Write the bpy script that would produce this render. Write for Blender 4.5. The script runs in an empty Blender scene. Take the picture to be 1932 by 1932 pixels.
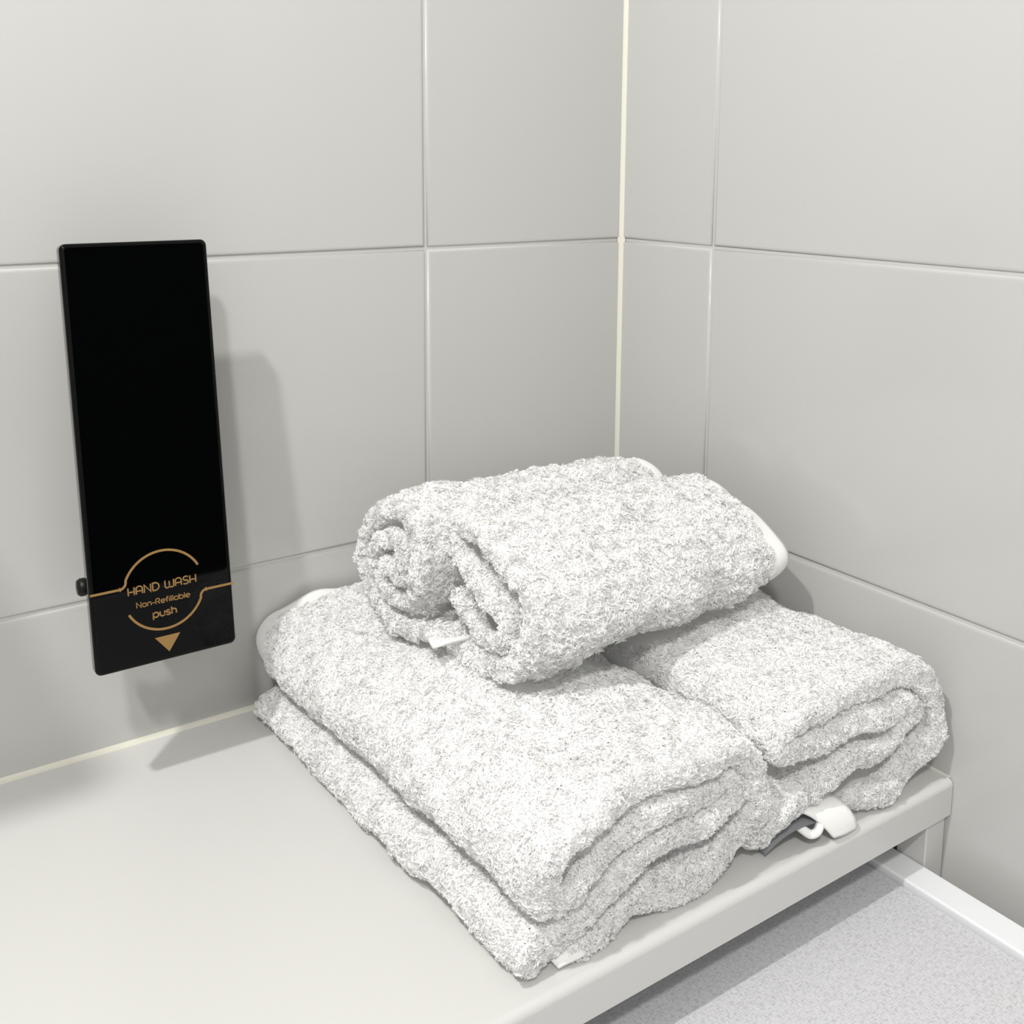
import bpy, bmesh, math
import numpy as np
from mathutils import Vector, Matrix

SC = bpy.context.scene
COL = SC.collection
RNG = np.random.default_rng(7)

# ------------------------------------------------------------------ camera
YAW, PITCH, ROLL = 0.6018, 0.1649, 0.0040
CAM = Vector((-0.5369, -0.6310, 0.3521))
fw = Vector((math.sin(YAW)*math.cos(PITCH), math.cos(YAW)*math.cos(PITCH), -math.sin(PITCH)))
rt0 = Vector((math.cos(YAW), -math.sin(YAW), 0.0))
up0 = rt0.cross(fw)
rt = rt0*math.cos(ROLL) + up0*math.sin(ROLL)
up = up0*math.cos(ROLL) - rt0*math.sin(ROLL)
cd = bpy.data.cameras.new('camera')
cam = bpy.data.objects.new('camera', cd)
COL.objects.link(cam)
cam.matrix_world = Matrix(((rt.x, up.x, -fw.x, CAM.x), (rt.y, up.y, -fw.y, CAM.y),
                           (rt.z, up.z, -fw.z, CAM.z), (0, 0, 0, 1)))
cd.sensor_width = 36.0
cd.lens = 1999.9/1932*36.0
cd.shift_x = 2.0/1932
cd.shift_y = -317.9/1932
cd.clip_start = 0.01
SC.camera = cam

# ------------------------------------------------------------------ light
w = bpy.data.worlds.new('world'); SC.world = w; w.use_nodes = True
bg = w.node_tree.nodes['Background']
bg.inputs[0].default_value = (1.0, 0.99, 0.97, 1); bg.inputs[1].default_value = 0.55

def area_lamp(name, loc, target, size, power, col=(1, 0.98, 0.94)):
    l = bpy.data.lights.new(name, 'AREA'); l.shape = 'DISK'; l.size = size; l.energy = power; l.color = col
    o = bpy.data.objects.new(name, l); COL.objects.link(o)
    o.location = loc
    o.rotation_euler = (Vector(target)-Vector(loc)).to_track_quat('-Z', 'Y').to_euler()
    return o
area_lamp('mirror_lamp', (-0.796, -0.394, 1.00), (-0.25, -0.15, 0.0), 0.040, 5.35)
cl_ = bpy.data.lights.new('ceiling_lamp', 'POINT'); cl_.energy = 49; cl_.shadow_soft_size = 0.06; cl_.color = (1, 0.98, 0.95)
clo = bpy.data.objects.new('ceiling_lamp', cl_); COL.objects.link(clo); clo.location = (-1.06, -1.29, 1.52)

SC.view_settings.view_transform = 'Standard'
SC.view_settings.look = 'None'
SC.view_settings.gamma = 1.0
SC.view_settings.use_curve_mapping = False
SC.view_settings.exposure = 0.34
SC.cycles.diffuse_bounces = 24
SC.cycles.transmission_bounces = 24
SC.cycles.max_bounces = 32

# ------------------------------------------------------------------ materials
def mat(name, col, rough=0.5, spec=0.5, metallic=0.0, coat=0.0):
    m = bpy.data.materials.new(name); m.use_nodes = True
    b = m.node_tree.nodes['Principled BSDF']
    b.inputs['Base Color'].default_value = (*col, 1)
    b.inputs['Roughness'].default_value = rough
    b.inputs['Specular IOR Level'].default_value = spec
    b.inputs['Metallic'].default_value = metallic
    b.inputs['Coat Weight'].default_value = coat
    return m

def add_noise(m, scale, amount, bump=0.0, bscale=None, dist=0.001):
    nt = m.node_tree; b = nt.nodes['Principled BSDF']
    tc = nt.nodes.new('ShaderNodeTexCoord')
    if amount:
        n = nt.nodes.new('ShaderNodeTexNoise'); n.inputs['Scale'].default_value = scale; n.inputs['Detail'].default_value = 3
        nt.links.new(tc.outputs['Object'], n.inputs['Vector'])
        mx = nt.nodes.new('ShaderNodeMix'); mx.data_type = 'RGBA'
        c = b.inputs['Base Color'].default_value
        mx.inputs['A'].default_value = tuple(x*(1-amount) for x in c[:3])+(1,)
        mx.inputs['B'].default_value = tuple(min(1, x*(1+amount)) for x in c[:3])+(1,)
        nt.links.new(n.outputs['Fac'], mx.inputs['Factor'])
        nt.links.new(mx.outputs['Result'], b.inputs['Base Color'])
    if bump:
        n2 = nt.nodes.new('ShaderNodeTexNoise'); n2.inputs['Scale'].default_value = bscale or scale; n2.inputs['Detail'].default_value = 2
        nt.links.new(tc.outputs['Object'], n2.inputs['Vector'])
        bp = nt.nodes.new('ShaderNodeBump'); bp.inputs['Strength'].default_value = bump; bp.inputs['Distance'].default_value = dist
        nt.links.new(n2.outputs['Fac'], bp.inputs['Height'])
        nt.links.new(bp.outputs['Normal'], b.inputs['Normal'])
    return m

M_TILE = add_noise(mat('glazed_tile', (0.485, 0.485, 0.472), 0.16, 0.42), 3, 0.015, 0.06, 9, 0.002)
M_GROUT = add_noise(mat('grout', (0.50, 0.50, 0.48), 0.8, 0.2), 60, 0.04)
M_SEAL = mat('ivory_sealant', (0.66, 0.65, 0.57), 0.4, 0.4)
M_SHELF = add_noise(mat('satin_white_metal', (0.585, 0.585, 0.57), 0.34, 0.4), 4, 0.012, 0.03, 350, 0.0003)
M_UNIT = mat('white_plastic_trim', (0.80, 0.81, 0.83), 0.35, 0.4)
M_BLACK = mat('black_glossy_acrylic', (0.0008, 0.0010, 0.0011), 0.035, 0.16)
M_DARK = mat('dark_plastic', (0.004, 0.004, 0.004), 0.4, 0.25)
M_GOLD = mat('gold_print', (0.25, 0.145, 0.05), 0.45, 0.3)
M_HEM = add_noise(mat('woven_cotton', (0.84, 0.84, 0.825), 0.85, 0.15), 900, 0.02, 0.25, 1500, 0.0004)
M_TAG = mat('grey_ribbon', (0.20, 0.205, 0.22), 0.6, 0.3)
M_FLOOR = add_noise(mat('floor_tile', (0.18, 0.18, 0.18), 0.5, 0.4), 6, 0.1)
M_ADDED_DOOR = add_noise(mat('added_door_dark', (0.012, 0.009, 0.008), 0.5, 0.3), 5, 0.3)  # near black, to give the dispenser panel a dark reflection
M_CEIL = mat('white_paint', (0.75, 0.75, 0.73), 0.8, 0.2)

def terry_material():
    m = bpy.data.materials.new('white_terry'); m.use_nodes = True
    nt = m.node_tree; nt.nodes.remove(nt.nodes['Principled BSDF'])
    df = nt.nodes.new('ShaderNodeBsdfDiffuse'); df.inputs['Color'].default_value = (0.976, 0.976, 0.975, 1); df.inputs['Roughness'].default_value = 0.6
    tr = nt.nodes.new('ShaderNodeBsdfTranslucent'); tr.inputs['Color'].default_value = (0.976, 0.976, 0.975, 1)
    mx = nt.nodes.new('ShaderNodeMixShader'); mx.inputs[0].default_value = 0.5
    out = nt.nodes['Material Output']
    nt.links.new(df.outputs[0], mx.inputs[1]); nt.links.new(tr.outputs[0], mx.inputs[2])
    nt.links.new(mx.outputs[0], out.inputs['Surface'])
    return m
M_TERRY = terry_material()

def laminate_material():
    # pale lilac-grey laminate printed with a fine woven cross-hatch of dashes
    m = mat('woven_print_laminate', (0.66, 0.66, 0.69), 0.42, 0.4)
    nt = m.node_tree; b = nt.nodes['Principled BSDF']; L = nt.links.new
    tc = nt.nodes.new('ShaderNodeTexCoord')
    def stretched(sx, sy):
        mp = nt.nodes.new('ShaderNodeMapping'); mp.inputs['Scale'].default_value = (sx, sy, 1)
        L(tc.outputs['Object'], mp.inputs['Vector'])
        n = nt.nodes.new('ShaderNodeTexNoise'); n.inputs['Scale'].default_value = 1; n.inputs['Detail'].default_value = 1
        L(mp.outputs[0], n.inputs['Vector'])
        r = nt.nodes.new('ShaderNodeMapRange'); r.inputs[1].default_value = 0.52; r.inputs[2].default_value = 0.68
        L(n.outputs['Fac'], r.inputs[0]); return r.outputs[0]
    a = stretched(1700, 300); c = stretched(300, 1700)
    mx = nt.nodes.new('ShaderNodeMath'); mx.operation = 'MAXIMUM'; L(a, mx.inputs[0]); L(c, mx.inputs[1])
    mul = nt.nodes.new('ShaderNodeMath'); mul.operation = 'MULTIPLY'; mul.inputs[1].default_value = 0.7; L(mx.outputs[0], mul.inputs[0])
    mc = nt.nodes.new('ShaderNodeMix'); mc.data_type = 'RGBA'
    mc.inputs['A'].default_value = (0.62, 0.62, 0.645, 1); mc.inputs['B'].default_value = (0.38, 0.38, 0.40, 1)
    L(mul.outputs[0], mc.inputs['Factor']); L(mc.outputs['Result'], b.inputs['Base Color'])
    return m
M_LAM = laminate_material()

# ------------------------------------------------------------------ helpers
def empty(name, loc, label=None, cat=None, group=None):
    o = bpy.data.objects.new(name, None); COL.objects.link(o); o.location = loc
    o.empty_display_size = 0.03
    if label: o['label'] = label
    if cat: o['category'] = cat
    if group: o['group'] = group
    return o

def link(name, me, m, parent=None, kind=None, smooth=False):
    if m is not None and len(me.materials) == 0: me.materials.append(m)
    if smooth: me.polygons.foreach_set('use_smooth', [True]*len(me.polygons))
    o = bpy.data.objects.new(name, me); COL.objects.link(o)
    if parent is not None:
        o.parent = parent
        o.matrix_parent_inverse = Matrix.Translation(parent.location).inverted() if parent.parent is None else Matrix()
    if kind: o['kind'] = kind
    return o

def box_mesh(name, lo, hi, bevel=0.0, seg=2):
    bm = bmesh.new()
    bmesh.ops.create_cube(bm, size=1.0)
    for v in bm.verts:
        v.co = Vector([(lo[i]+hi[i])/2 + v.co[i]*(hi[i]-lo[i]) for i in range(3)])
    if bevel: bmesh.ops.bevel(bm, geom=bm.edges[:], offset=bevel, segments=seg, affect='EDGES', profile=0.5)
    me = bpy.data.meshes.new(name); bm.to_mesh(me); bm.free(); return me

def grid_mesh(name, V, closed_u=False, flip=False):
    """V: [S][M][3] array -> quad mesh; closed_u closes the M direction."""
    V = np.asarray(V, float); S, Mn = V.shape[:2]
    idx = np.arange(S*Mn).reshape(S, Mn)
    a = idx[:-1]; b = idx[1:]
    if closed_u:
        q = np.stack([a, np.roll(a, -1, 1), np.roll(b, -1, 1), b], -1).reshape(-1, 4)
    else:
        q = np.stack([a[:, :-1], a[:, 1:], b[:, 1:], b[:, :-1]], -1).reshape(-1, 4)
    if flip: q = q[:, ::-1]
    me = bpy.data.meshes.new(name)
    me.from_pydata(V.reshape(-1, 3).tolist(), [], q.tolist()); me.update(); return me

# ------------------------------------------------------------------ the room
ZJ = 0.2971; TH = 0.20; TW = 0.40; XJ = -0.1742; YJ = -0.0980; JW = 0.0024; TT = 0.006

def struct(name, me, m, label=None):
    o = link(name, me, m, kind='structure')
    if label: o['label'] = label
    return o

wl = struct('wall_left', box_mesh('wall_left', (-2.0, 0.0012, -0.85), (0.06, 0.06, 1.6)), M_GROUT, 'white tiled wall behind the soap dispenser')
wr = struct('wall_right', box_mesh('wall_right', (0.0012, -0.90, -0.85), (0.06, 0.0, 1.6)), M_GROUT, 'white tiled wall on the right of the towels')

def tile_mesh(wd, ht):
    """tile lying in the local x-z plane, face towards -y, softly rounded glazed edges"""
    bm = bmesh.new()
    prof = [(0.0, 0.004), (0.0, 0.0010), (0.0004, 0.0004), (0.0011, 0.0001), (0.0022, 0.0)]
    rings = []
    for ins, dy in prof:
        x0, x1, z0, z1 = ins, wd-ins, ins, ht-ins
        rings.append([bm.verts.new(c) for c in ((x0, dy, z0), (x1, dy, z0), (x1, dy, z1), (x0, dy, z1))])
    for r0, r1 in zip(rings, rings[1:]):
        for k in range(4): bm.faces.new((r0[k], r0[(k+1) % 4], r1[(k+1) % 4], r1[k]))
    bm.faces.new(rings[-1])
    bmesh.ops.recalc_face_normals(bm, faces=bm.faces[:])
    me = bpy.data.meshes.new('tile'); bm.to_mesh(me); bm.free()
    me.polygons.foreach_set('use_smooth', [len(p.vertices) == 4 and i < len(me.polygons)-1 for i, p in enumerate(me.polygons)])
    me.materials.append(M_TILE); return me

_tiles = {}
def tile(parent, wd, ht, matw):
    k = (round(wd, 4), round(ht, 4))
    if k not in _tiles: _tiles[k] = tile_mesh(wd, ht)
    o = bpy.data.objects.new('tile', _tiles[k]); COL.objects.link(o)
    o.parent = parent; o.matrix_local = matw
    return o

xs = [(XJ, 0.0)] + [(XJ-TW*(i+1), XJ-TW*i) for i in range(4)]
ys = [(YJ, 0.0)] + [(YJ-TW*(i+1), YJ-TW*i) for i in range(2)]
zs = [(ZJ+TH*k, ZJ+TH*(k+1)) for k in range(-5, 6)]
for (z0, z1) in zs:
    for i, (x0, x1) in enumerate(xs):
        tile(wl, x1-x0-JW, z1-z0-JW, Matrix.Translation((x0+JW/2, 0, z0+JW/2)))
    for i, (y0, y1) in enumerate(ys):
        # local x runs along -y, the face looks to -x
        m = Matrix(((0, 1, 0, 0), (-1, 0, 0, y1-JW/2), (0, 0, 1, z0+JW/2), (0, 0, 0, 1)))
        tile(wr, y1-y0-JW, z1-z0-JW, m)

def strip_mesh(name, p0, p1, n1, n2, wd):
    """a concave bead of sealant filling the corner of two planes; n1, n2 point away from each plane"""
    p0, p1, n1, n2 = map(Vector, (p0, p1, n1, n2))
    prof = []
    for k in range(7):
        prof.append(n1*wd*(1-k/6) + n2*wd*(k/6) - (n1+n2)*wd*0.16*math.sin(k/6*math.pi))
    V = [[(p+q)[:] for q in prof] for p in (p0, p1)]
    return grid_mesh(name, V)

s1 = struct('trim_1', strip_mesh('trim_1', (0.0005, 0.0005, 0.0), (0.0005, 0.0005, 1.6), (-1, 0, 0), (0, -1, 0), 0.0042), M_SEAL, 'ivory sealant bead in the corner of the two tiled walls')
s2 = struct('trim_2', strip_mesh('trim_2', (-1.2, 0.0005, 0.0), (0.0, 0.0005, 0.0), (0, -1, 0), (0, 0, 1), 0.0036), M_SEAL, 'ivory sealant bead along the back of the white shelf')
s3 = struct('trim_3', strip_mesh('trim_3', (0.0005, -0.306, 0.0), (0.0005, 0.0, 0.0), (-1, 0, 0), (0, 0, 1), 0.0018), M_SEAL, 'ivory sealant bead where the shelf meets the right wall')
struct('wall_back', box_mesh('wall_back', (-2.0, -2.06, -0.85), (1.2, -2.0, 1.6)), M_CEIL, 'white painted wall of the room behind the viewer')
d1 = struct('added_door_1', box_mesh('added_door_1', (-0.18, -2.0, -0.85), (0.68, -1.965, 1.2), 0.003), M_ADDED_DOOR, 'added dark door behind the viewer, for the dispenser to reflect')  # unseen door, added so the glossy dispenser face mirrors something dark
link('added_door_handle', box_mesh('added_door_handle', (-0.13, -1.965, 0.10), (-0.03, -1.93, 0.12), 0.004), M_DARK, d1)  # belongs to the added door
struct('floor', box_mesh('floor', (-2.0, -2.06, -0.90), (1.2, 0.06, -0.85)), M_FLOOR, 'bathroom floor under the shelf')

# ------------------------------------------------------------------ shelf
YF = -0.3087; LIP = 0.023
sh = empty('shelf', (-0.6, -0.15, -0.85), 'white metal shelf with a rounded front lip holding the towels', 'shelf')
def shelf_board():
    bm = bmesh.new(); R = 0.0042
    pr = [(0.0, 0.0)]
    pr += [(YF+R-R*math.sin(t), -R+R*math.cos(t)) for t in [k/14*math.pi/2 for k in range(15)]]
    pr += [(YF, -LIP+0.0008), (YF+0.0008, -LIP), (YF+0.0030, -LIP), (YF+0.0030, -0.016), (0.0, -0.016)]
    vs = [[bm.verts.new((x, y, z)) for (y, z) in pr] for x in (-1.2, -0.0008)]
    n = len(pr)
    for k in range(n): bm.faces.new((vs[0][k], vs[1][k], vs[1][(k+1) % n], vs[0][(k+1) % n]))
    bm.faces.new(vs[0]); bm.faces.new(vs[1][::-1])
    bmesh.ops.recalc_face_normals(bm, faces=bm.faces[:])
    me = bpy.data.meshes.new('board'); bm.to_mesh(me); bm.free()
    return me
link('board', shelf_board(), M_SHELF, sh)
for (x0, x1) in ((-0.0185, -0.0008), (-1.198, -1.180)):
    for (y0, y1) in ((-0.3055, -0.2865), (-0.03, -0.011)):
        link('leg', box_mesh('leg', (x0, y0, -0.85), (x1, y1, -0.0161), 0.0006, 1), M_SHELF, sh)

# ------------------------------------------------------------------ wall shelf left of the frame
ws = empty('wall_shelf', (-0.95, 0.0, 0.45), 'thin white wall shelf left of the soap dispenser', 'shelf')
link('board', box_mesh('board', (-1.30, -0.20, 0.450), (-0.585, -0.0005, 0.462), 0.002), M_SHELF, ws)
link('bracket', box_mesh('bracket', (-0.70, -0.15, 0.438), (-0.69, -0.0005, 0.4495), 0.001), M_SHELF, ws)
link('bracket', box_mesh('bracket', (-1.20, -0.15, 0.438), (-1.19, -0.0005, 0.4495), 0.001), M_SHELF, ws)

# ------------------------------------------------------------------ low unit under the shelf
un = empty('low_unit', (-0.3, -0.6, -0.85), 'low white-framed unit with a pale grey woven-print top, pushed under the shelf', 'cabinet')
ZU = -0.050
link('body', box_mesh('body', (-0.66, -0.98, -0.85), (-0.022, -0.03, ZU-0.012), 0.002), M_UNIT, un)
link('top_panel', box_mesh('top_panel', (-0.64, -0.96, ZU-0.012), (-0.0405, -0.05, ZU-0.0035), 0.0006, 1), M_LAM, un)
def trim_piece(lo, hi): link('edge_trim', box_mesh('edge_trim', lo, hi, 0.0012, 3), M_UNIT, un)
trim_piece((-0.0385, -0.985, ZU-0.03), (-0.0190, -0.025, ZU))
trim_piece((-0.662, -0.985, ZU-0.03), (-0.6425, -0.025, ZU))
trim_piece((-0.6420, -0.985, ZU-0.03), (-0.0390, -0.9625, ZU))
trim_piece((-0.6420, -0.0475, ZU-0.03), (-0.0390, -0.025, ZU))

# ------------------------------------------------------------------ soap dispenser
dp = empty('soap_dispenser', (-0.379, 0.0, 0.0778), 'glossy black wall-mounted hand wash dispenser with gold lettering', 'dispenser')
PT, PB = 0.3119, 0.0812        # height of top and bottom edge
YT, YB = -0.0460, -0.0685        # distance of the face from the wall, top and bottom
PXL, PXR = -0.4190, -0.3415
PHT = math.hypot(PT-PB, YT-YB)
pu = Vector((1, 0, 0)); pv = Vector((0, (YT-YB), PT-PB)).normalized(); pn = pu.cross(pv)   # pn points to the room
if pn.y > 0: pn = -pn
PO = Vector((PXL, YB, PB))
PW = PXR-PXL
def on_panel(u, v, d=0.0): return PO + pu*u + pv*v + pn*d

def rounded_rect(w_, h_, r, n=6):
    pts = []
    for cx, cy, a0 in ((w_-r, r, -90), (w_-r, h_-r, 0), (r, h_-r, 90), (r, r, 180)):
        for k in range(n+1):
            a = math.radians(a0+90*k/n); pts.append((cx+r*math.cos(a), cy+r*math.sin(a)))
    return pts
def panel_mesh():
    rings = []
    for ins, d in ((0.0, -0.0075), (0.0, -0.0016), (0.0003, -0.0008), (0.0010, -0.0002), (0.0022, 0.0)):
        rr = rounded_rect(PW-2*ins, PHT-2*ins, 0.0034-min(ins, 0.002))
        rings.append([on_panel(u+ins, v+ins, d) for u, v in rr])
    bm = bmesh.new(); vs = [[bm.verts.new(c) for c in r] for r in rings]; n = len(vs[0])
    for a, b in zip(vs, vs[1:]):
        for k in range(n): f = bm.faces.new((a[k], a[(k+1) % n], b[(k+1) % n], b[k])); f.smooth = True
    bm.faces.new(vs[-1]); bm.faces.new(vs[0][::-1])
    bmesh.ops.recalc_face_normals(bm, faces=bm.faces[:])
    me = bpy.data.meshes.new('front_panel'); bm.to_mesh(me); bm.free(); return me
fp = link('front_panel', panel_mesh(), M_BLACK, dp)

def holder_mesh():
    bm = bmesh.new()
    lo = [(-0.397, 0.0, 0.112), (-0.345, 0.0, 0.112), (-0.345, 0.0, 0.270), (-0.397, 0.0, 0.270)]
    def back_y(z): return YB+(YT-YB)*(z-PB)/(PT-PB)+0.0076
    hi = [(-0.394, back_y(0.115), 0.115), (-0.348, back_y(0.115), 0.115), (-0.348, back_y(0.268), 0.268), (-0.394, back_y(0.268), 0.268)]
    a = [bm.verts.new(c) for c in lo]; b = [bm.verts.new(c) for c in hi]
    for k in range(4): bm.faces.new((a[k], a[(k+1) % 4], b[(k+1) % 4], b[k]))
    bm.faces.new(a[::-1]); bm.faces.new(b)
    bmesh.ops.recalc_face_normals(bm, faces=bm.faces[:])
    bmesh.ops.bevel(bm, geom=bm.edges[:], offset=0.002, segments=2, affect='EDGES')
    me = bpy.data.meshes.new('holder'); bm.to_mesh(me); bm.free(); return me
link('holder', holder_mesh(), M_DARK, dp)

def lathe_x(name, c, prof, n=20):
    V = [[(c[0]+x, c[1]+r*math.cos(2*math.pi*k/n), c[2]+r*math.sin(2*math.pi*k/n)) for k in range(n)] for x, r in prof]
    return grid_mesh(name, V, True)
link('lock_knob', lathe_x('lock_knob', (-0.397, -0.040, 0.1225), [(0.002, 0.004), (-0.016, 0.004), (-0.0165, 0.0050), (-0.0215, 0.0050), (-0.023, 0.0040), (-0.0232, 0.0)]), M_DARK, dp, smooth=True)

# gold print: every mark is a ribbon lying on the face of the panel
PROUD = 0.00012
def ribbon_into(bm, pts, wd, closed=False):
    pts = [Vector(p) for p in pts]
    n = len(pts); L = []; Rr = []
    for i, p in enumerate(pts):
        if i == 0: d = (pts[1]-p).normalized(); m = Vector((-d.y, d.x)); s = 1
        elif i == n-1: d = (p-pts[-2]).normalized(); m = Vector((-d.y, d.x)); s = 1
        else:
            d0 = (p-pts[i-1]).normalized(); d1 = (pts[i+1]-p).normalized(); d = (d0+d1)
            d = d.normalized() if d.length > 1e-6 else d0
            m = Vector((-d.y, d.x)); s = 1/max(0.5, m.dot(Vector((-d0.y, d0.x))))
        L.append(p+m*wd/2*s); Rr.append(p-m*wd/2*s)
    vt = [[bm.verts.new(on_panel(q.x, q.y, PROUD)) for q in (a, b)] for a, b in zip(L, Rr)]
    vb = [[bm.verts.new(on_panel(q.x, q.y, -0.0001)) for q in (a, b)] for a, b in zip(L, Rr)]
    for i in range(n-1):
        bm.faces.new((vt[i][0], vt[i+1][0], vt[i+1][1], vt[i][1]))
        bm.faces.new((vt[i][0], vb[i][0], vb[i+1][0], vt[i+1][0]))
        bm.faces.new((vt[i][1], vt[i+1][1], vb[i+1][1], vb[i][1]))
    bm.faces.new((vt[0][0], vt[0][1], vb[0][1], vb[0][0]))
    bm.faces.new((vt[-1][1], vt[-1][0], vb[-1][0], vb[-1][1]))

def arc(cx, cy, rx, ry, a0, a1, n=10):
    return [(cx+rx*math.cos(math.radians(a0+(a1-a0)*k/n)), cy+ry*math.sin(math.radians(a0+(a1-a0)*k/n))) for k in range(n+1)]

# monoline rounded alphabet, cap height 1, x height 0.68; each glyph = (advance, strokes)
def bowl(cx, r=0.30, y=0.34): return arc(cx, y, r, 0.34, 0, 360, 16)
GL = {
 'H': (0.80, [[(0.05, 0), (0.05, 1)], [(0.65, 0), (0.65, 1)], [(0.05, 0.42), (0.65, 0.42)]]),
 'A': (0.80, [[(0.05, 0), (0.05, 0.68)]+arc(0.35, 0.68, 0.30, 0.32, 180, 0)+[(0.65, 0)], [(0.05, 0.38), (0.65, 0.38)]]),
 'N': (0.84, [[(0.05, 0), (0.05, 1), (0.68, 0), (0.68, 1)]]),
 'D': (0.82, [[(0.05, 0), (0.05, 1), (0.26, 1)]+arc(0.26, 0.5, 0.42, 0.5, 90, -90, 12)+[(0.05, 0)]]),
 'W': (1.06, [[(0.05, 1), (0.05, 0.30)]+arc(0.27, 0.26, 0.22, 0.26, 180, 360)+[(0.49, 0.85)], [(0.49, 0.30)]+arc(0.71, 0.26, 0.22, 0.26, 180, 360)+[(0.93, 1)]]),
 'S': (0.70, [[(0.56, 0.90)]+arc(0.32, 0.75, 0.25, 0.25, 60, 270, 10)+arc(0.32, 0.25, 0.25, 0.25, 90, -130, 10)+[(0.06, 0.10)]]),
 'R': (0.80, [[(0.05, 0), (0.05, 0.66)]+arc(0.34, 0.70, 0.29, 0.30, 180, -80, 12)+[(0.22, 0.42)], [(0.34, 0.42), (0.64, 0)]]),
 'o': (0.76, [bowl(0.34)]),
 'n': (0.72, [[(0.06, 0), (0.06, 0.66)], [(0.06, 0.36)]+arc(0.32, 0.38, 0.26, 0.30, 170, 0)+[(0.58, 0)]]),
 '-': (0.50, [[(0.04, 0.36), (0.38, 0.36)]]),
 'e': (0.74, [[(0.08, 0.34), (0.64, 0.34)]+arc(0.34, 0.34, 0.30, 0.34, 0, 315, 14)]),
 'f': (0.46, [[(0.17, 0), (0.17, 0.78)]+arc(0.36, 0.78, 0.19, 0.22, 180, 90, 5), [(0.02, 0.64), (0.38, 0.64)]]),
 'i': (0.26, [[(0.10, 0), (0.10, 0.66)], [(0.10, 0.84), (0.10, 0.96)]]),
 'l': (0.26, [[(0.10, 0), (0.10, 1.0)]]),
 'a': (0.76, [bowl(0.34), [(0.64, 0.68), (0.64, 0)]]),
 'b': (0.76, [[(0.05, 0), (0.05, 1.0)], bowl(0.36)]),
 'p': (0.78, [[(0.05, -0.30), (0.05, 0.68)], bowl(0.36)]),
 'u': (0.74, [[(0.06, 0.68), (0.06, 0.30)]+arc(0.33, 0.28, 0.27, 0.28, 180, 360)+[(0.60, 0.68)], [(0.60, 0.30), (0.60, 0)]]),
 's': (0.62, [[(0.46, 0.60)]+arc(0.26, 0.50, 0.19, 0.17, 50, 265, 8)+arc(0.27, 0.17, 0.20, 0.17, 85, -130, 8)+[(0.05, 0.08)]]),
 'h': (0.72, [[(0.06, 0), (0.06, 1.0)], [(0.06, 0.36)]+arc(0.32, 0.38, 0.26, 0.30, 170, 0)+[(0.58, 0)]]),
 ' ': (0.42, []),
}
def print_text(name, s, uc, vb, width, size_v, wd, label):
    tot = sum(GL[c][0] for c in s)-0.12
    k = width/tot; u = uc-width/2
    bm = bmesh.new()
    for c in s:
        adv, strokes = GL[c]
        for st in strokes: ribbon_into(bm, [(u+x*k, vb+y*size_v) for x, y in st], wd)
        u += adv*k
    me = bpy.data.meshes.new(name); bm.to_mesh(me); bm.free()
    o = link(name, me, M_GOLD, dp); o.parent = fp; o.matrix_parent_inverse = Matrix(); o['label'] = label; return o

UC = 0.0390
print_text('lettering', 'HAND WASH', UC-0.0007, 0.0405, 0.0374, 0.0043, 0.00072, 'gold lettering HAND WASH')
print_text('lettering', 'Non-Refillable', UC-0.0008, 0.0328, 0.0292, 0.0030, 0.00052, 'gold lettering Non-Refillable')
print_text('lettering', 'push', UC-0.0006, 0.0255, 0.0130, 0.0040, 0.00075, 'gold lettering push')
def print_poly(name, lines, wd, label):
    bm = bmesh.new()
    for l in lines: ribbon_into(bm, l, wd)
    me = bpy.data.meshes.new(name); bm.to_mesh(me); bm.free()
    o = link(name, me, M_GOLD, dp); o.parent = fp; o.matrix_parent_inverse = Matrix(); o['label'] = label
CV = 0.0400; RC = 0.0220; BV = 0.0449
def emblem_line(sign):
    c = (UC, CV)
    # top half: from left border along the baseline, swing up into the circle, end on the right; lower half is its point mirror
    pts = [(-UC+0.0002, BV-CV), (-0.0235, BV-CV)]
    pts += arc(-0.0235, BV-CV+0.0035, 0.0035, 0.0035, -90, -10, 5)
    a0 = 155
    pts += [(RC*math.cos(math.radians(a0-(a0-27)*k/32)), RC*math.sin(math.radians(a0-(a0-27)*k/32))) for k in range(33)]
    return [(c[0]+sign*x, c[1]+sign*y) for x, y in pts]
print_poly('emblem_line', [emblem_line(1)], 0.0013, 'thin gold line bending into the upper arc')
print_poly('emblem_line', [emblem_line(-1)], 0.0013, 'thin gold line bending into the lower arc')
def triangle():
    bm = bmesh.new(); P3 = [(UC-0.0070, 0.0140), (UC+0.0070, 0.0140), (UC+0.0003, 0.0047)]
    t = [bm.verts.new(on_panel(u, v, PROUD)) for u, v in P3]; b = [bm.verts.new(on_panel(u, v, -0.0001)) for u, v in P3]
    bm.faces.new(t)
    for k in range(3): bm.faces.new((t[k], b[k], b[(k+1) % 3], t[(k+1) % 3]))
    me = bpy.data.meshes.new('arrow'); bm.to_mesh(me); bm.free()
    o = link('arrow', me, M_GOLD, dp); o.parent = fp; o.matrix_parent_inverse = Matrix(); o['label'] = 'solid gold triangle pointing down'
triangle()

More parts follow.
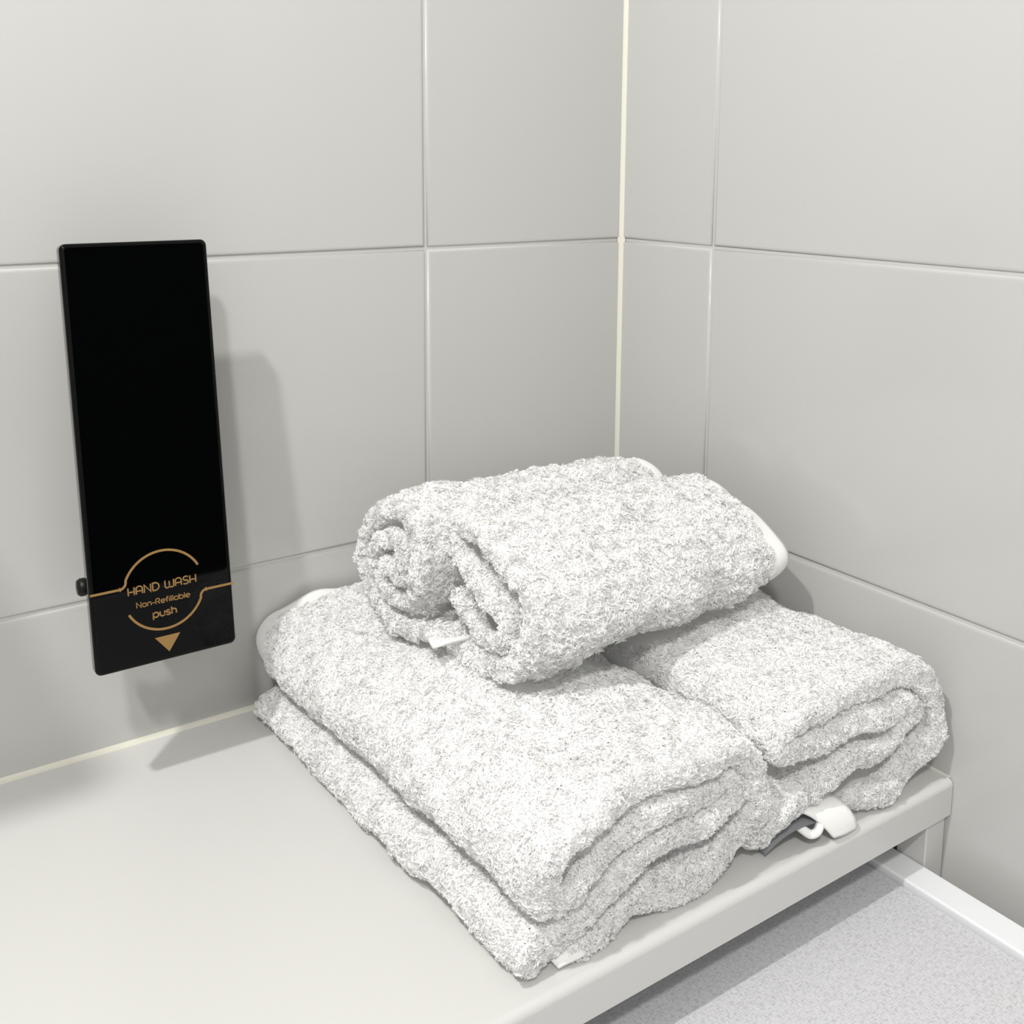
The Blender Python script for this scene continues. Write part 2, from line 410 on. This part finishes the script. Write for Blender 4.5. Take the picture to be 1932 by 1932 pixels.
# ------------------------------------------------------------------ towels
_ns = np.random.default_rng(3)
def make_noise(freq, n=14):
    d = _ns.normal(size=(n, 3)); d /= np.linalg.norm(d, axis=1)[:, None]
    d *= freq*(0.6+0.9*_ns.random((n, 1))); ph = _ns.random(n)*6.283
    return lambda P: np.sin(P@d.T+ph).sum(-1)/math.sqrt(n/2)
NX, NY, NZ = (make_noise(2*math.pi/0.055) for _ in range(3))      # slow sag and waves of the cloth
NB = make_noise(2*math.pi/0.0085, 24)                              # pebbled clumps of the pile
NB2 = make_noise(2*math.pi/0.0045, 24)
NA, NA2 = make_noise(2*math.pi/0.012, 20), make_noise(2*math.pi/0.012, 20)

def catmull(P, step):
    P = np.asarray(P, float); n = len(P)
    Q = np.vstack([2*P[0]-P[1], P, 2*P[-1]-P[-2]]); out = []
    for i in range(n-1):
        p0, p1, p2, p3 = Q[i:i+4]
        k = max(3, int(np.linalg.norm((p2-p1)[:2])/step*2))
        t = np.linspace(0, 1, k, endpoint=False)[:, None]
        out.append(0.5*((2*p1)+(-p0+p2)*t+(2*p0-5*p1+4*p2-p3)*t*t+(-p0+3*p1-3*p2+p3)*t**3))
    C = np.vstack(out+[P[-1:]])
    s = np.r_[0, np.cumsum(np.linalg.norm(np.diff(C[:, :2], axis=0), axis=1))]
    m = int(s[-1]/step)+1; u = np.linspace(0, s[-1], m)
    return np.stack([np.interp(u, s, C[:, k]) for k in range(C.shape[1])], 1)

def outline(path, f):
    """closed outline (both faces and rounded selvedges) of a strip along path; path rows = (u, w, half)."""
    p = path[:, :2]; h = path[:, 2]*f
    t = np.gradient(p, axis=0); t /= np.linalg.norm(t, axis=1)[:, None]
    n = np.stack([-t[:, 1], t[:, 0]], 1)
    L = p+n*h[:, None]; R = p-n*h[:, None]
    def cap(c, tt, nn, hh, sgn):
        a = np.linspace(0, math.pi, 7)[1:-1]
        return np.array([c+nn*hh*math.cos(x)*sgn+tt*hh*math.sin(x) for x in a])
    e = cap(p[-1], t[-1], n[-1], h[-1], 1); s = cap(p[0], -t[0], n[0], h[0], -1)
    return np.vstack([L, e, R[::-1], s]), len(p)

def warp(V, amp):
    return V + amp*np.stack([NX(V), NY(V), NZ(V)], -1)

def tufts(P, Nn, length, rad, seed, lean=1.0, clump=1.0, clampx=-0.0008, clampy=-0.0008, clampz=0.0004):
    """bent loops of terry yarn: one open three-sided tube per loop, all in one mesh"""
    r = np.random.default_rng(seed); N = len(P)
    P = P + Nn*clump*np.maximum(0.0007+0.0008*NB(P)+0.0004*NB2(P), 0.0)[:, None]
    ref = np.where(np.abs(Nn[:, 2:3]) < 0.8, np.array([[0, 0, 1.0]]), np.array([[1.0, 0, 0]]))
    t1 = np.cross(ref, Nn); t1 /= np.linalg.norm(t1, axis=1)[:, None]; t2 = np.cross(Nn, t1)
    ang = np.arctan2(NA(P), NA2(P)) + r.normal(0, 0.9, N)
    d = np.cos(ang)[:, None]*t1+np.sin(ang)[:, None]*t2; e = np.cross(Nn, d)
    Lg = (length*(0.65+0.75*r.random(N)))[:, None]
    b = (lean*(0.45+0.85*r.random(N)))[:, None]; c = r.normal(0, 0.22, N)[:, None]; hgt = (0.55+0.5*r.random(N))[:, None]
    S = np.array([0.0, 0.55, 1.0]); K = len(S)
    pts = np.stack([P - Nn*0.0006 + Nn*Lg*hgt*(1.75*s-0.95*s*s) + d*Lg*b*s**1.4 + e*Lg*c*math.sin(math.pi*s) for s in S], 1)
    T = pts[:, -1]-pts[:, 0]; T /= np.linalg.norm(T, axis=1)[:, None]
    x1 = np.cross(T, Nn+0.5*r.normal(size=(N, 3))); x1 /= np.linalg.norm(x1, axis=1)[:, None]; x2 = np.cross(T, x1)
    rr = rad*(0.75+0.5*r.random(N)); rs = np.array([0.9, 1.0, 0.5])
    tw = r.normal(0, 0.9, (N, K))                                         # the flat yarn twists along its length
    side = np.cos(tw)[:, :, None]*x1[:, None]+np.sin(tw)[:, :, None]*x2[:, None]
    off = side*(rr[:, None]*rs[None, :])[:, :, None]
    V = np.stack([pts-off, pts+off], 2).reshape(-1, 3)                    # N,K,2
    V[:, 0] = np.minimum(V[:, 0], clampx); V[:, 1] = np.minimum(V[:, 1], clampy); V[:, 2] = np.maximum(V[:, 2], clampz)
    base = (np.arange(N)*(K*2))[:, None]
    loc = np.array([(2*k, 2*k+1, 2*k+3, 2*k+2) for k in range(K-1)])
    quads = (base[:, :, None]+loc[None]).reshape(-1, 4)
    tri = np.zeros((0, 3), int)
    me = bpy.data.meshes.new('terry_pile')
    me.vertices.add(len(V)); me.vertices.foreach_set('co', V.ravel())
    nl = quads.size+tri.size
    me.loops.add(nl); me.loops.foreach_set('vertex_index', np.concatenate([quads.ravel(), tri.ravel()]).astype(np.int32))
    npoly = len(quads)+len(tri)
    me.polygons.add(npoly)
    st = np.concatenate([np.arange(len(quads))*4, quads.size+np.arange(len(tri))*3]).astype(np.int32)
    me.polygons.foreach_set('loop_start', st)
    me.polygons.foreach_set('use_smooth', np.ones(npoly, bool))
    me.update(calc_edges=True)
    return me

def build_towel(root, path, axis, a0, a1, xform, density, seed, amp=0.0016, length=0.0023, rad=0.00046, step=0.0026, nst=60, round_len=0.0045, lean=1.0, clump=1.0):
    """cloth body (sheet of real thickness folded along path, swept a0..a1) and its terry pile."""
    path = catmull(path, step)
    sgn = 1 if a1 > a0 else -1; Ln = abs(a1-a0)
    e = np.array([0.0, 0.0006, 0.0016, 0.003, 0.0045])*round_len/0.006
    e = np.concatenate([e, [round_len]])
    mid = np.linspace(round_len, Ln-round_len, nst)[1:-1]
    av = np.concatenate([e, mid, (Ln-e)[::-1]])
    V = []; Q2 = []
    for d in av:
        dd = min(d, Ln-d)
        f = 1.0 if dd >= round_len else 0.25+0.75*math.sqrt(max(0.0, 1-(1-dd/round_len)**2))
        o, npth = outline(path, f)
        q = xform(o, a0+sgn*d)
        V.append(q); Q2.append(o)
    V = warp(np.array(V), amp)
    V[..., 2] = np.maximum(V[..., 2], 0.0008); V[..., 1] = np.minimum(V[..., 1], -0.0012); V[..., 0] = np.minimum(V[..., 0], -0.0012)
    S, Mn = V.shape[:2]
    idx = np.arange(S*Mn).reshape(S, Mn)
    a, b = idx[:-1], idx[1:]
    quads = np.stack([a, np.roll(a, -1, 1), np.roll(b, -1, 1), b], -1).reshape(-1, 4)
    # end caps: strips between the two faces of the sheet
    ncap = Mn-2*npth; half = ncap//2
    Li = np.arange(npth); Ri = np.arange(npth)[::-1]+npth+half
    caps = []
    for r_, fl in ((0, False), (S-1, True)):
        c = np.stack([idx[r_][Li[:-1]], idx[r_][Ri[:-1]], idx[r_][Ri[1:]], idx[r_][Li[1:]]], -1)
        caps.append(c[:, ::-1] if fl else c)
    allq = np.vstack([quads]+caps)
    Vf = V.reshape(-1, 3)
    # outward orientation: test the first side quad against the sheet's middle
    qv = Vf[quads]; nrm = np.cross(qv[:, 2]-qv[:, 0], qv[:, 3]-qv[:, 1]); nl = np.linalg.norm(nrm, axis=1); nl[nl == 0] = 1; nrm /= nl[:, None]
    Lq = nrm.reshape(S-1, Mn, 3)[:, :npth]; dLR = V[:-1, :npth]-V[:-1, npth+half:npth+half+npth][:, ::-1]
    if (np.sign((Lq*dLR).sum(-1))).sum() < 0: allq = allq[:, ::-1]; nrm = -nrm
    me = bpy.data.meshes.new('cloth'); me.from_pydata(Vf.tolist(), [], allq.tolist()); me.update()
    cl = link('cloth', me, M_TERRY, root, smooth=True)
    cq = np.vstack(caps); cv = Vf[cq]
    cn = np.cross(cv[:, 2]-cv[:, 0], cv[:, 3]-cv[:, 1]); cln = np.linalg.norm(cn, axis=1); cln[cln == 0] = 1; cn /= cln[:, None]
    axv = np.array([1.0, 0, 0]) if axis == 'x' else np.array([0, 1.0, 0])
    front = np.arange(len(cq)) < len(caps[0]); want = np.where(front[:, None], -axv*sgn, axv*sgn)
    cn = np.where((cn*want).sum(1)[:, None] < 0, -cn, cn)
    PILES.append(dict(root=root, verts=Vf, faces=allq, quads=np.concatenate([qv, cv]), normals=np.concatenate([nrm, cn]),
                      short=np.concatenate([np.where(np.minimum(av[np.repeat(np.arange(S-1), Mn)], Ln-av[np.repeat(np.arange(S-1), Mn)+1]) < 0.005, 0.72, 1.0), np.full(len(cq), 0.62)]),
                      density=density, seed=seed, length=length, rad=rad, lean=lean, clump=clump))
    return path, V

PILES = []
def grow_piles():
    """terry loops on every patch of cloth that faces open air (none inside tight folds or under the stack)"""
    from mathutils.bvhtree import BVHTree
    vs, fs, o = [], [], 0
    for p in PILES:
        vs += p['verts'].tolist(); fs += (p['faces']+o).tolist(); o += len(p['verts'])
    bvh = BVHTree.FromPolygons(vs, fs)
    cast = bvh.ray_cast
    for p in PILES:
        qv, nn = p['quads'], p['normals']
        cen = qv.mean(1); area = 0.5*np.linalg.norm(np.cross(qv[:, 2]-qv[:, 0], qv[:, 3]-qv[:, 1]), axis=1)
        ref = np.where(np.abs(nn[:, 2:3]) < 0.8, np.array([[0, 0, 1.0]]), np.array([[1.0, 0, 0]]))
        t1 = np.cross(ref, nn); t1 /= np.maximum(np.linalg.norm(t1, axis=1), 1e-9)[:, None]; t2 = np.cross(nn, t1)
        open_ = np.zeros(len(cen), bool); org = cen+nn*0.0022; R = 0.045
        for a, b, c in ((1, 0, 0), (0.75, 0.66, 0), (0.75, -0.66, 0), (0.75, 0, 0.66), (0.75, 0, -0.66)):
            d = a*nn+b*t1+c*t2; e = org+d*R
            todo = np.nonzero(~open_ & (e[:, 2] > -0.001) & (e[:, 0] < 0.004) & (e[:, 1] < 0.004) & (org[:, 2] > 0.0005))[0]
            for k in todo:
                if cast(org[k], d[k], R)[0] is None: open_[k] = True
        wgt = np.where(open_, area*(1+1.0*(p['short'] < 0.9)), 0.0)
        N = int(wgt.sum()*p['density']); r = np.random.default_rng(p['seed'])
        pick = r.choice(len(qv), N, p=wgt/wgt.sum())
        u, v = r.random((N, 1)), r.random((N, 1)); qp = qv[pick]
        P = qp[:, 0]*(1-u)*(1-v)+qp[:, 1]*u*(1-v)+qp[:, 2]*u*v+qp[:, 3]*(1-u)*v
        tm = tufts(P, nn[pick], p['length']*p['short'][pick], p['rad'], p['seed']+1, p['lean'], p['clump'])
        pl = link('terry_pile', tm, M_TERRY, p['root'], kind='stuff'); pl['label'] = 'fluffy white terry loops'

def thin_sheet(name, C, half, m, parent, label=None, amp=0.0):
    """sheet of thickness 2*half around the surface grid C [S][M][3]"""
    C = np.array(C, float); du = np.gradient(C, axis=1); dv = np.gradient(C, axis=0)
    n = np.cross(du, dv); n /= np.maximum(np.linalg.norm(n, axis=2), 1e-9)[..., None]
    if amp: C = C + amp*np.stack([NX(C), NY(C), NZ(C)], -1)
    T, B = C+n*half, C-n*half
    S, Mn = C.shape[:2]
    idx = np.arange(S*Mn).reshape(S, Mn); o = S*Mn
    f = []
    for i in range(S-1):
        for j in range(Mn-1):
            f.append((idx[i, j], idx[i, j+1], idx[i+1, j+1], idx[i+1, j]))
            f.append((o+idx[i, j], o+idx[i+1, j], o+idx[i+1, j+1], o+idx[i, j+1]))
    edge = list(idx[0, :])+list(idx[1:, -1])+list(idx[-1, -2::-1])+list(idx[-2:0:-1, 0])
    for a, b in zip(edge, edge[1:]+edge[:1]): f.append((b, a, o+a, o+b))
    me = bpy.data.meshes.new(name)
    me.from_pydata(np.vstack([T.reshape(-1, 3), B.reshape(-1, 3)]).tolist(), [], [tuple(int(k) for k in q) for q in f]); me.update()
    ob = link(name, me, m, parent, smooth=True)
    if label: ob['label'] = label
    return ob

DENS = 1.98e6
# profile rows: (across, height, half thickness)
PATH_A = [(-0.2720, 0.0050, 0.0030), (-0.2465, 0.0105, 0.0080), (-0.2100, 0.0140, 0.0110), (-0.1770, 0.0165, 0.0110), (-0.1625, 0.0290, 0.0090), (-0.1605, 0.0470, 0.0075),
          (-0.1660, 0.0640, 0.0070), (-0.1849, 0.0740, 0.0066), (-0.2293, 0.0757, 0.0066), (-0.2635, 0.0727, 0.0066), (-0.2850, 0.0655, 0.0068), (-0.2935, 0.0520, 0.0070),
          (-0.2890, 0.0380, 0.0066), (-0.2777, 0.0378, 0.0056), (-0.2670, 0.0455, 0.0066), (-0.2446, 0.0555, 0.0068), (-0.2087, 0.0592, 0.0068), (-0.1815, 0.0585, 0.0062),
          (-0.1755, 0.0505, 0.0056), (-0.2046, 0.0435, 0.0070), (-0.2378, 0.0385, 0.0078), (-0.2595, 0.0275, 0.0075), (-0.2790, 0.0170, 0.0095), (-0.2945, 0.0130, 0.0105)]
PATH_B = [(-0.0930, 0.0065, 0.0035), (-0.0720, 0.0110, 0.0078), (-0.0400, 0.0150, 0.0090), (-0.0170, 0.0290, 0.0080), (-0.0135, 0.0450, 0.0072), (-0.0220, 0.0625, 0.0070),
          (-0.0491, 0.0760, 0.0066), (-0.0940, 0.0760, 0.0066), (-0.1310, 0.0752, 0.0066), (-0.1450, 0.0700, 0.0064), (-0.1410, 0.0605, 0.0060), (-0.1136, 0.0573, 0.0066),
          (-0.0702, 0.0600, 0.0066), (-0.0400, 0.0570, 0.0060), (-0.0355, 0.0465, 0.0058), (-0.0638, 0.0405, 0.0068), (-0.1078, 0.0345, 0.0085), (-0.1370, 0.0240, 0.0090), (-0.1495, 0.0125, 0.0085)]

# ---- towel A: large folded towel at the front left
ta = empty('folded_towel', (-0.22, -0.155, 0.0), 'large folded white terry towel at the lower left, nearest the soap dispenser', 'towel', 'folded white towels on the shelf')
def xf_a(o, y):
    t = (y+0.299)/0.289                     # 0 front .. 1 back
    u = o[:, 0]; z = o[:, 1]
    # towards the wall the stack is a little lower and spreads to the left
    z2 = z*(1-0.055*t)
    u2 = u-0.010*t*(1-np.clip((u+0.31)/0.16, 0, 1))
    # the top overhangs the lower layers at the front
    yy = y - 0.004*np.clip((z-0.03)/0.04, 0, 1)*(1-t)**6 + 0.003*(1-np.clip(z/0.03, 0, 1))*(1-t)**6
    # sagging tongue edge
    return np.stack([u2, yy, z2], 1)
pa, Va = build_towel(ta, PATH_A, 'y', -0.302, -0.020, xf_a, DENS*1.15, 11, amp=0.0017, length=0.0020, rad=0.00042, lean=1.25, clump=0.6)

# ---- towel B: folded towel at the right, against the wall
tb = empty('folded_towel', (-0.08, -0.155, 0.0), 'folded white terry towel against the right wall, grey tag and cord loop peeking out', 'towel', 'folded white towels on the shelf')
def xf_b(o, y):
    t = (y+0.303)/0.289
    u = o[:, 0]; z = o[:, 1]
    z2 = z*(1-0.04*t)
    left = 1-np.clip((u+0.15)/0.10, 0, 1)
    yy = y + 0.014*left*(1-np.clip(z/0.03, 0, 1))*(1-t)**6
    return np.stack([u, yy, z2], 1)
pb, Vb = build_towel(tb, PATH_B, 'y', -0.3045, -0.020, xf_b, DENS*1.15, 21, amp=0.0015, length=0.0020, rad=0.00042, lean=1.25, clump=0.6)

# ---- rolled towels on top
PATH_C = [(-0.1560, 0.0935, 0.0030), (-0.1335, 0.0912, 0.0046), (-0.0980, 0.0902, 0.0050), (-0.0740, 0.0980, 0.0050), (-0.0660, 0.1154, 0.0050), (-0.0710, 0.1340, 0.0050), (-0.0900, 0.1490, 0.0050), (-0.1120, 0.1582, 0.0050),
          (-0.1310, 0.1566, 0.0050), (-0.1445, 0.1480, 0.0050), (-0.1475, 0.1360, 0.0050), (-0.1420, 0.1225, 0.0048), (-0.1240, 0.1085, 0.0048), (-0.0970, 0.1062, 0.0048), (-0.0835, 0.1170, 0.0046),
          (-0.0890, 0.1305, 0.0042), (-0.1060, 0.1405, 0.0042), (-0.1240, 0.1412, 0.0042), (-0.1300, 0.1300, 0.0040), (-0.1170, 0.1215, 0.0038), (-0.1040, 0.1250, 0.0034)]
PATH_D = [(-0.1510, 0.0860, 0.0060), (-0.1773, 0.0868, 0.0064), (-0.2053, 0.0950, 0.0054), (-0.2245, 0.1080, 0.0054), (-0.2295, 0.1220, 0.0054), (-0.2220, 0.1355, 0.0054), (-0.2045, 0.1478, 0.0052), (-0.1840, 0.1560, 0.0052),
          (-0.1680, 0.1592, 0.0052), (-0.1560, 0.1535, 0.0048), (-0.1575, 0.1420, 0.0042), (-0.1710, 0.1355, 0.0042), (-0.1870, 0.1295, 0.0042), (-0.2030, 0.1215, 0.0042), (-0.2090, 0.1130, 0.0042), (-0.1960, 0.1045, 0.0042),
          (-0.1790, 0.1020, 0.0042), (-0.1690, 0.1085, 0.0038), (-0.1580, 0.1160, 0.0038)]
def roll_xf(l0, l1, L, Rr, x0, x1):
    """affine blend from the left-end box L=(y0,y1,z0,z1) to the right-end box Rr"""
    def f(o, x):
        t = np.clip((x-x0)/(x1-x0), 0, 1); t = t*t*(3-2*t)*0.6+t*0.4
        B = [L[i]*(1-t)+Rr[i]*t for i in range(4)]
        y = B[0]+(o[:, 0]-L[0])/(L[1]-L[0])*(B[1]-B[0]); z = B[2]+(o[:, 1]-L[2])/(L[3]-L[2])*(B[3]-B[2])
        return np.stack([np.full(len(o), x)+l0*(o[:, 1]-0.12)*(1-t), y, z], 1)
    return f
tc = empty('rolled_towel', (-0.15, -0.11, 0.083), 'rolled white terry towel behind, nearest the corner, lying across the folded towels', 'towel', 'rolled white towels on top')
xc = roll_xf(0.0, 0, (-0.175, -0.062, 0.085, 0.165), (-0.135, -0.030, 0.082, 0.150), -0.262, -0.045)
pc_, Vc = build_towel(tc, PATH_C, 'x', -0.262, -0.058, xc, DENS*1.05, 31, amp=0.0017, step=0.0022, clump=1.1)
td = empty('rolled_towel', (-0.14, -0.18, 0.083), 'rolled white terry towel in front, topmost and nearest the viewer', 'towel', 'rolled white towels on top')
xd = roll_xf(0.05, 0, (-0.235, -0.148, 0.080, 0.163), (-0.213, -0.118, 0.080, 0.147), -0.248, -0.035)
pd_, Vd = build_towel(td, PATH_D, 'x', -0.248, -0.050, xd, DENS*1.05, 41, amp=0.0017, step=0.0022, clump=1.1)

grow_piles()

# ---- hems
def outer_hem(root, path, frac0, frac1, xf, a_in, a_out, off, cen, shrink, amp, label):
    n = len(path); q = path[int(n*frac0):int(n*frac1)]
    p = q[:, :2].copy(); c = np.array(cen); d = p-c; d /= np.linalg.norm(d, axis=1)[:, None]
    S = []
    for k, t in enumerate(np.linspace(0, 1, 9)):
        pp = p + d*(q[:, 2:3]*off) - d*shrink*(t**2.2)
        S.append(warp(xf(pp, a_in+(a_out-a_in)*t), amp))
    S = np.array(S); S[..., 0] = np.minimum(S[..., 0], -0.002); S[..., 1] = np.minimum(S[..., 1], -0.002); S[..., 2] = np.maximum(S[..., 2], 0.002)
    return thin_sheet('hem', S, 0.0011, M_HEM, root, label)
outer_hem(td, pd_, 0.0, 0.62, xd, -0.060, -0.036, 0.75, (-0.19, 0.12), 0.004, 0.0017, 'smooth woven hem band at the far end')
outer_hem(tc, pc_, 0.0, 0.55, xc, -0.068, -0.046, 0.75, (-0.12, 0.125), 0.005, 0.0017, 'smooth woven hem band at the far end')
outer_hem(ta, pa, 0.20, 0.60, xf_a, -0.030, -0.005, 0.95, (-0.22, 0.045), 0.004, 0.0017, 'smooth woven hem band along the wall')

def start_hem(root, path, xf, a0, a1, ext, amp, label, curl=0.0, n=30):
    """flat woven strip that finishes the outer end of the cloth"""
    p0 = path[0, :2]; t = path[0, :2]-path[3, :2]; t /= np.linalg.norm(t); nn = np.array([-t[1], t[0]])
    S = []
    for a in np.linspace(a0, a1, n):
        row = np.array([p0+t*s+nn*curl*(s/ext)**2 for s in np.linspace(-0.004, ext, 8)])
        S.append(warp(xf(row, a), amp))
    S = np.array(S); S[..., 2] = np.maximum(S[..., 2], 0.0016)
    return thin_sheet('hem', S, 0.0010, M_HEM, root, label)
start_hem(ta, pa, xf_a, -0.304, -0.03, 0.009, 0.0017, 'flat woven edge strip')
# towel B: the woven end hangs over the front and is bent up over the cord loop
ctl = np.array([[(-0.1067, -0.3075, 0.0030), (-0.0980, -0.3080, 0.0020), (-0.0880, -0.3074, 0.0018)],
                [(-0.1120, -0.3062, 0.0095), (-0.1010, -0.3072, 0.0085), (-0.0890, -0.3072, 0.0075)],
                [(-0.1180, -0.3037, 0.0160), (-0.1060, -0.3047, 0.0150), (-0.0920, -0.3047, 0.0135)],
                [(-0.1240, -0.3000, 0.0205), (-0.1100, -0.3000, 0.0195), (-0.0950, -0.2990, 0.0175)],
                [(-0.1280, -0.2900, 0.0200), (-0.1120, -0.2880, 0.0190), (-0.0970, -0.2870, 0.0170)],
                [(-0.1280, -0.2500, 0.0160), (-0.1120, -0.2500, 0.0150), (-0.0970, -0.2500, 0.0130)]])
def refine(C, n):
    t = np.linspace(0, 1, len(C)); tt = np.linspace(0, 1, n)
    D = np.stack([np.stack([np.interp(tt, t, C[:, j, k]) for k in range(3)], 1) for j in range(C.shape[1])], 1)
    for _ in range(3): D[1:-1] = 0.25*D[:-2]+0.5*D[1:-1]+0.25*D[2:]
    return D
Sg = refine(refine(ctl, 22).transpose(1, 0, 2), 11).transpose(1, 0, 2)
thin_sheet('hem', Sg, 0.0009, M_HEM, tb, 'flat woven edge strip bent up at the front')
start_hem(tc, pc_, xc, -0.264, -0.06, 0.008, 0.0017, 'flat woven edge strip')

# ---- cord loop and grey tag of towel B
def tube(name, pts, rad, m, parent, label, n=10):
    P = np.array(pts, float)
    t_ = np.linspace(0, 1, len(P)); tt = np.linspace(0, 1, 40)
    C = np.stack([np.interp(tt, t_, P[:, k]) for k in range(3)], 1)
    for _ in range(6): C[1:-1] = 0.25*C[:-2]+0.5*C[1:-1]+0.25*C[2:]
    T = np.gradient(C, axis=0); T /= np.linalg.norm(T, axis=1)[:, None]
    x1 = np.cross(T, [0.3, 0.5, 0.8]); x1 /= np.linalg.norm(x1, axis=1)[:, None]; x2 = np.cross(T, x1)
    V = [[C[i]+rad*(math.cos(2*math.pi*k/n)*x1[i]+math.sin(2*math.pi*k/n)*x2[i]) for k in range(n)] for i in range(len(C))]
    o = link(name, grid_mesh(name, V, True), m, parent, smooth=True); o['label'] = label
tube('hanging_loop', [(-0.1080, -0.288, 0.0150), (-0.1110, -0.2990, 0.0150), (-0.1130, -0.3040, 0.0125), (-0.1165, -0.3050, 0.0085), (-0.1210, -0.3040, 0.0078), (-0.1235, -0.299, 0.0105), (-0.123, -0.285, 0.0120)], 0.0024, M_HEM, tb, 'white cotton cord loop')
rows = []
for s in np.linspace(0, 1, 14):
    x = -0.1150-0.0320*s; z = 0.0125+0.0005*math.sin(s*3)-0.0100*s**2.4
    rows.append([(x+0.001*k, -0.3030+0.006*s+0.022*k/3, z+0.0012*k/3) for k in range(4)])
thin_sheet('care_label', rows, 0.0004, M_TAG, tb, 'dark grey ribbon tag')
